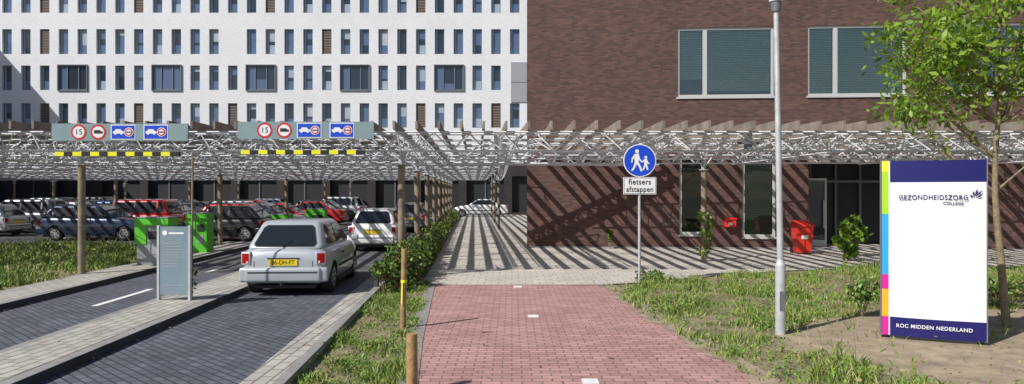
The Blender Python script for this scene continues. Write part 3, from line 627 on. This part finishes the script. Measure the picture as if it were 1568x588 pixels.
    if kind in('wagon','mpv','hatch'):
        cp=lerp(yrb,bp,.36)
        if kind=='hatch': side([(yr(t0)+.34,t0+.1),(yr(t0)+.42,t0),(bp-.04,t0),(bp-.04,t1),(yr(t1)+.2,t1),(yr(.5)+.2,.5)],CB[1])
        else: side([(cp+.04,t0),(bp-.04,t0),(bp-.04,t1),(cp+.04,t1)],CB[1]); side([(yr(t0)+.18,t0+.05),(cp-.04,t0),(cp-.04,t1),(yr(t1)+.16,t1)],CB[1])
    else: side([(yr(t0)+.2,t0),(bp-.04,t0),(bp-.04,t1),(yr(t1)+.12,t1)],CB[1])
    side([(bp-.04,t0),(bp+.04,t0),(bp+.04,t1),(bp-.04,t1)],CB[2])
    def fb(ya,yb_,sgn,t0,t1,mg,m,off=.006):
        nn=Vector((0,sgn*Hh,abs(yb_-ya))).normalized()*off
        c=.05; tm=c/Hh
        q=[(sx_,t) for sx_,t in ((-1,t0+tm),(-.9,t0),(.9,t0),(1,t0+tm),(1,t1-tm),(.9,t1),(-.9,t1),(-1,t1-tm))]
        q=[(s_*(lerp(wB,wT,t)-mg),lerp(ya,yb_,t)+nn.y,lerp(zb_,zt_,t)+nn.z) for s_,t in q]
        P.poly(q if sgn<0 else q[::-1],m)
    fb(yrb,yrt,-1,.1,.84,.11,CB[2],.005); fb(yrb,yrt,-1,.12,.82,.13,CB[1],.008); fb(yfb,yft,1,.06,.9,.10,CB[1])
    P.beam((-.05,yr(.14)-.02,lerp(zb_,zt_,.14)),(.35,yr(.2)-.02,lerp(zb_,zt_,.22)),.012,.012,CB[2])
    for s in (-1,1): P.box(s*W*.66-.005,s*W*.66+.005,-h-.004,-h+.03,.56,b-.215,CB[2])
    hh=b-.18
    for y in ([yff(0)-.12,bp-.02] + ([lerp(yrb,bp,.3)] if kind!='hatch' else [])):
        for s in (-1,1):
            prof=[(W*.985,.18+hh*.22),(W,.18+hh*.45),(W*.992,.18+hh*.66),(W*.97,b-hh*.17),(W*.935,b-hh*.05)]
            for (xa,za),(xb,zb2) in zip(prof[:-1],prof[1:]):
                P.poly([(s*(xa+.005),y-.006,za),(s*(xa+.005),y+.006,za),(s*(xb+.005),y+.006,zb2),(s*(xb+.005),y-.006,zb2)],CB[2])
    for s in (-1,1):
        a_,c_=sorted((s*(W-.02),s*(W+.012))); P.box(a_,c_,-wb+.42,wb-.42,.46,.51,CB[2]); 
        a_,c_=sorted((s*(W-.03),s*(W+.012))); P.box(a_,c_,bp+.08,bp+.24,b-.19,b-.155,CB[2])
        a_,c_=sorted((s*(W-.02),s*(W+.0))); P.box(a_,c_,-wb+.4,wb-.4,.16,.235,CB[2])
        for sy in (-wb,wb):
            xi,xo=s*(W-.21),s*(W-.015)
            P.tube((xi,sy,rw),(xo-s*.03,sy,rw),rw,rw,28,CB[3]); P.tube((xo-s*.03,sy,rw),(xo,sy,rw),rw,rw-.035,28,CB[3])
            P.tube((xo-s*.05,sy,rw),(xo+s*.003,sy,rw),rw*.66,rw*.64,24,CB[4])
            for k in range(6):
                a_=k*math.pi/3; c1=(sy+rw*.40*math.cos(a_),rw+rw*.40*math.sin(a_)); P.tube((xo,c1[0],c1[1]),(xo+s*.006,c1[0],c1[1]),rw*.13,rw*.13,8,CB[2])
    def rbox(x0,x1,y0,y1,z0,z1,m,bev=.02,seg=2,rot=0,piv=None):
        t=MB(); t.mats=mats[:]; t.box(x0,x1,y0,y1,z0,z1,m); mm=bpy.data.meshes.new('q'); mm.from_pydata(t.v,[],t.f); mm.polygons.foreach_set('material_index',t.m)
        b2=bmesh.new(); b2.from_mesh(mm); bmesh.ops.bevel(b2,geom=b2.edges[:],offset=bev,segments=seg,affect='EDGES',profile=.6)
        if rot: bmesh.ops.rotate(b2,verts=b2.verts,cent=((x0+x1)/2,(y0+y1)/2,0),matrix=Matrix.Rotation(rot,3,'Z'))
        b2.to_mesh(mm); b2.free(); bm.from_mesh(mm)
    for s in (-1,1):
        a_,c_=sorted((s*(W*.71),s*(W*.955))); tz=b-.30
        rbox(a_,c_,-h-.002,-h+.13,tz+.01,tz+.26,CB[5],.03,3,rot=s*R(14))
        a2,c2=sorted((s*(W*.75),s*(W*.83))); P.box(a2,c2,-h-.012,-h+.02,tz+.045,tz+.085,CB[6])
        a_,c_=sorted((s*(W*.45),s*(W*.8))); rbox(a_,c_,h-.22,h-.01,b-.36,b-.22,CB[6],.03,3,rot=-s*R(10))
        a_,c_=sorted((s*(W+.0),s*(W+.15))); rbox(a_,c_,yfb-.38,yfb-.25,b+.02,b+.13,mats[0],.03,3)
    rbox(-W*.86,W*.86,-h-.07,-h+.35,.27,.55,mats[0],.06,4); rbox(-W*.86,W*.86,h-.3,h+.05,.24,.5,mats[0],.06,4)
    for s in (-1,1):
        a_,c_=sorted((s*W*.72,s*W*.985)); rbox(a_,c_,-h-.025,-h+.4,.27,.55,mats[0],.06,4,rot=s*R(7))
    P.box(-W*.78,W*.78,-h-.076,-h-.06,.45,.475,CB[2]); P.box(-.45,.45,h-.05,h+.054,.3,.4,CB[2]); P.box(-.32,.32,h-.1,h+.004,b-.36,b-.27,CB[2])
    P.box(-.26,.26,h+.045,h+.06,.41,.5,CB[7]); P.box(-.265,.265,-h-.022,-h+.0,b-.3,b-.185,CB[7]); P.box(-.3,.3,-h-.015,-h+.01,b-.175,b-.155,CB[2])
    P.tube((0,-h-.03,.24),(0,-h-.14,.24),.015,.015,6,CB[2]); P.tube((0,-h-.14,.22),(0,-h-.14,.3),.02,.025,8,CB[2]) if kind=='hatch' else None
    P.box(-W*.7,W*.7,-h+.1,h-.1,.14,.2,CB[2])
    mm=bpy.data.meshes.new('p'); mm.from_pydata(P.v,[],P.f); mm.polygons.foreach_set('material_index',P.m); bm.from_mesh(mm)
    out=bpy.data.meshes.new('car_'+kind); bm.to_mesh(out); bm.free()
    for m in mats: out.materials.append(m)
    out.shade_smooth(); out.set_sharp_from_angle(angle=R(38))
    for o in (ob,co_,go): bpy.data.objects.remove(o)
    return out
base={k:car_mesh(k) for k in KIND}; cache={}
def car(kind,colr,x,y,rot,name='parked_car'):
    if (kind,colr) not in cache: m=base[kind].copy(); m.materials[0]=cm[colr]; cache[(kind,colr)]=m
    o=bpy.data.objects.new(name,cache[(kind,colr)]); o.location=(x,y,.012); o.rotation_euler=(0,0,rot); return link(o)
pc=car('hatch','silver',-4.45,14.85,R(3),'hatchback_car')
txt('86-DH-FT',.115,(0,-1.885,.647),'black',pc,name='plate_lettering',sx=.85)
car('hatch','white',-4.75,24.6,R(3),'hatchback_car'); car('wagon','grey',-5.2,35.5,R(3))
car('sedan','white',-2.6,56,R(90)); 
cols=['black','grey','silver','red','navy','white','lightsilver','blue','darkgreen','black','silver','grey','red']
spec={-11.7:['black','red','grey','red','blue','red','silver','black','lightsilver','red','grey','white'],-17.0:['navy','red','lightsilver','grey','black','white','silver','red','black','blue','silver','grey'],-24.2:['silver','grey','white','black','blue','silver','red','grey','navy','black','white','silver']}
for X,ys in ((-11.7,28.3),(-17.0,28.6),(-24.2,31.2),(-29.6,31.2),(-37,31),(-42.4,31)):
    Y=ys;i=0
    while Y<56.5:
        c_=spec.get(X,[random.choice(cols) for _ in range(12)])[i%12]; k=random.choice(['hatch','wagon','sedan','hatch','mpv','wagon'])
        if i==0 and X==-17.0: k='wagon'
        if not (i>2 and random.random()<.08): car(k,c_,sx(X,Y)+.9+random.uniform(-.25,.25),Y+random.uniform(-.1,.1),R(random.choice([90,-90])+random.uniform(-2,2)))
        Y+=2.6;i+=1
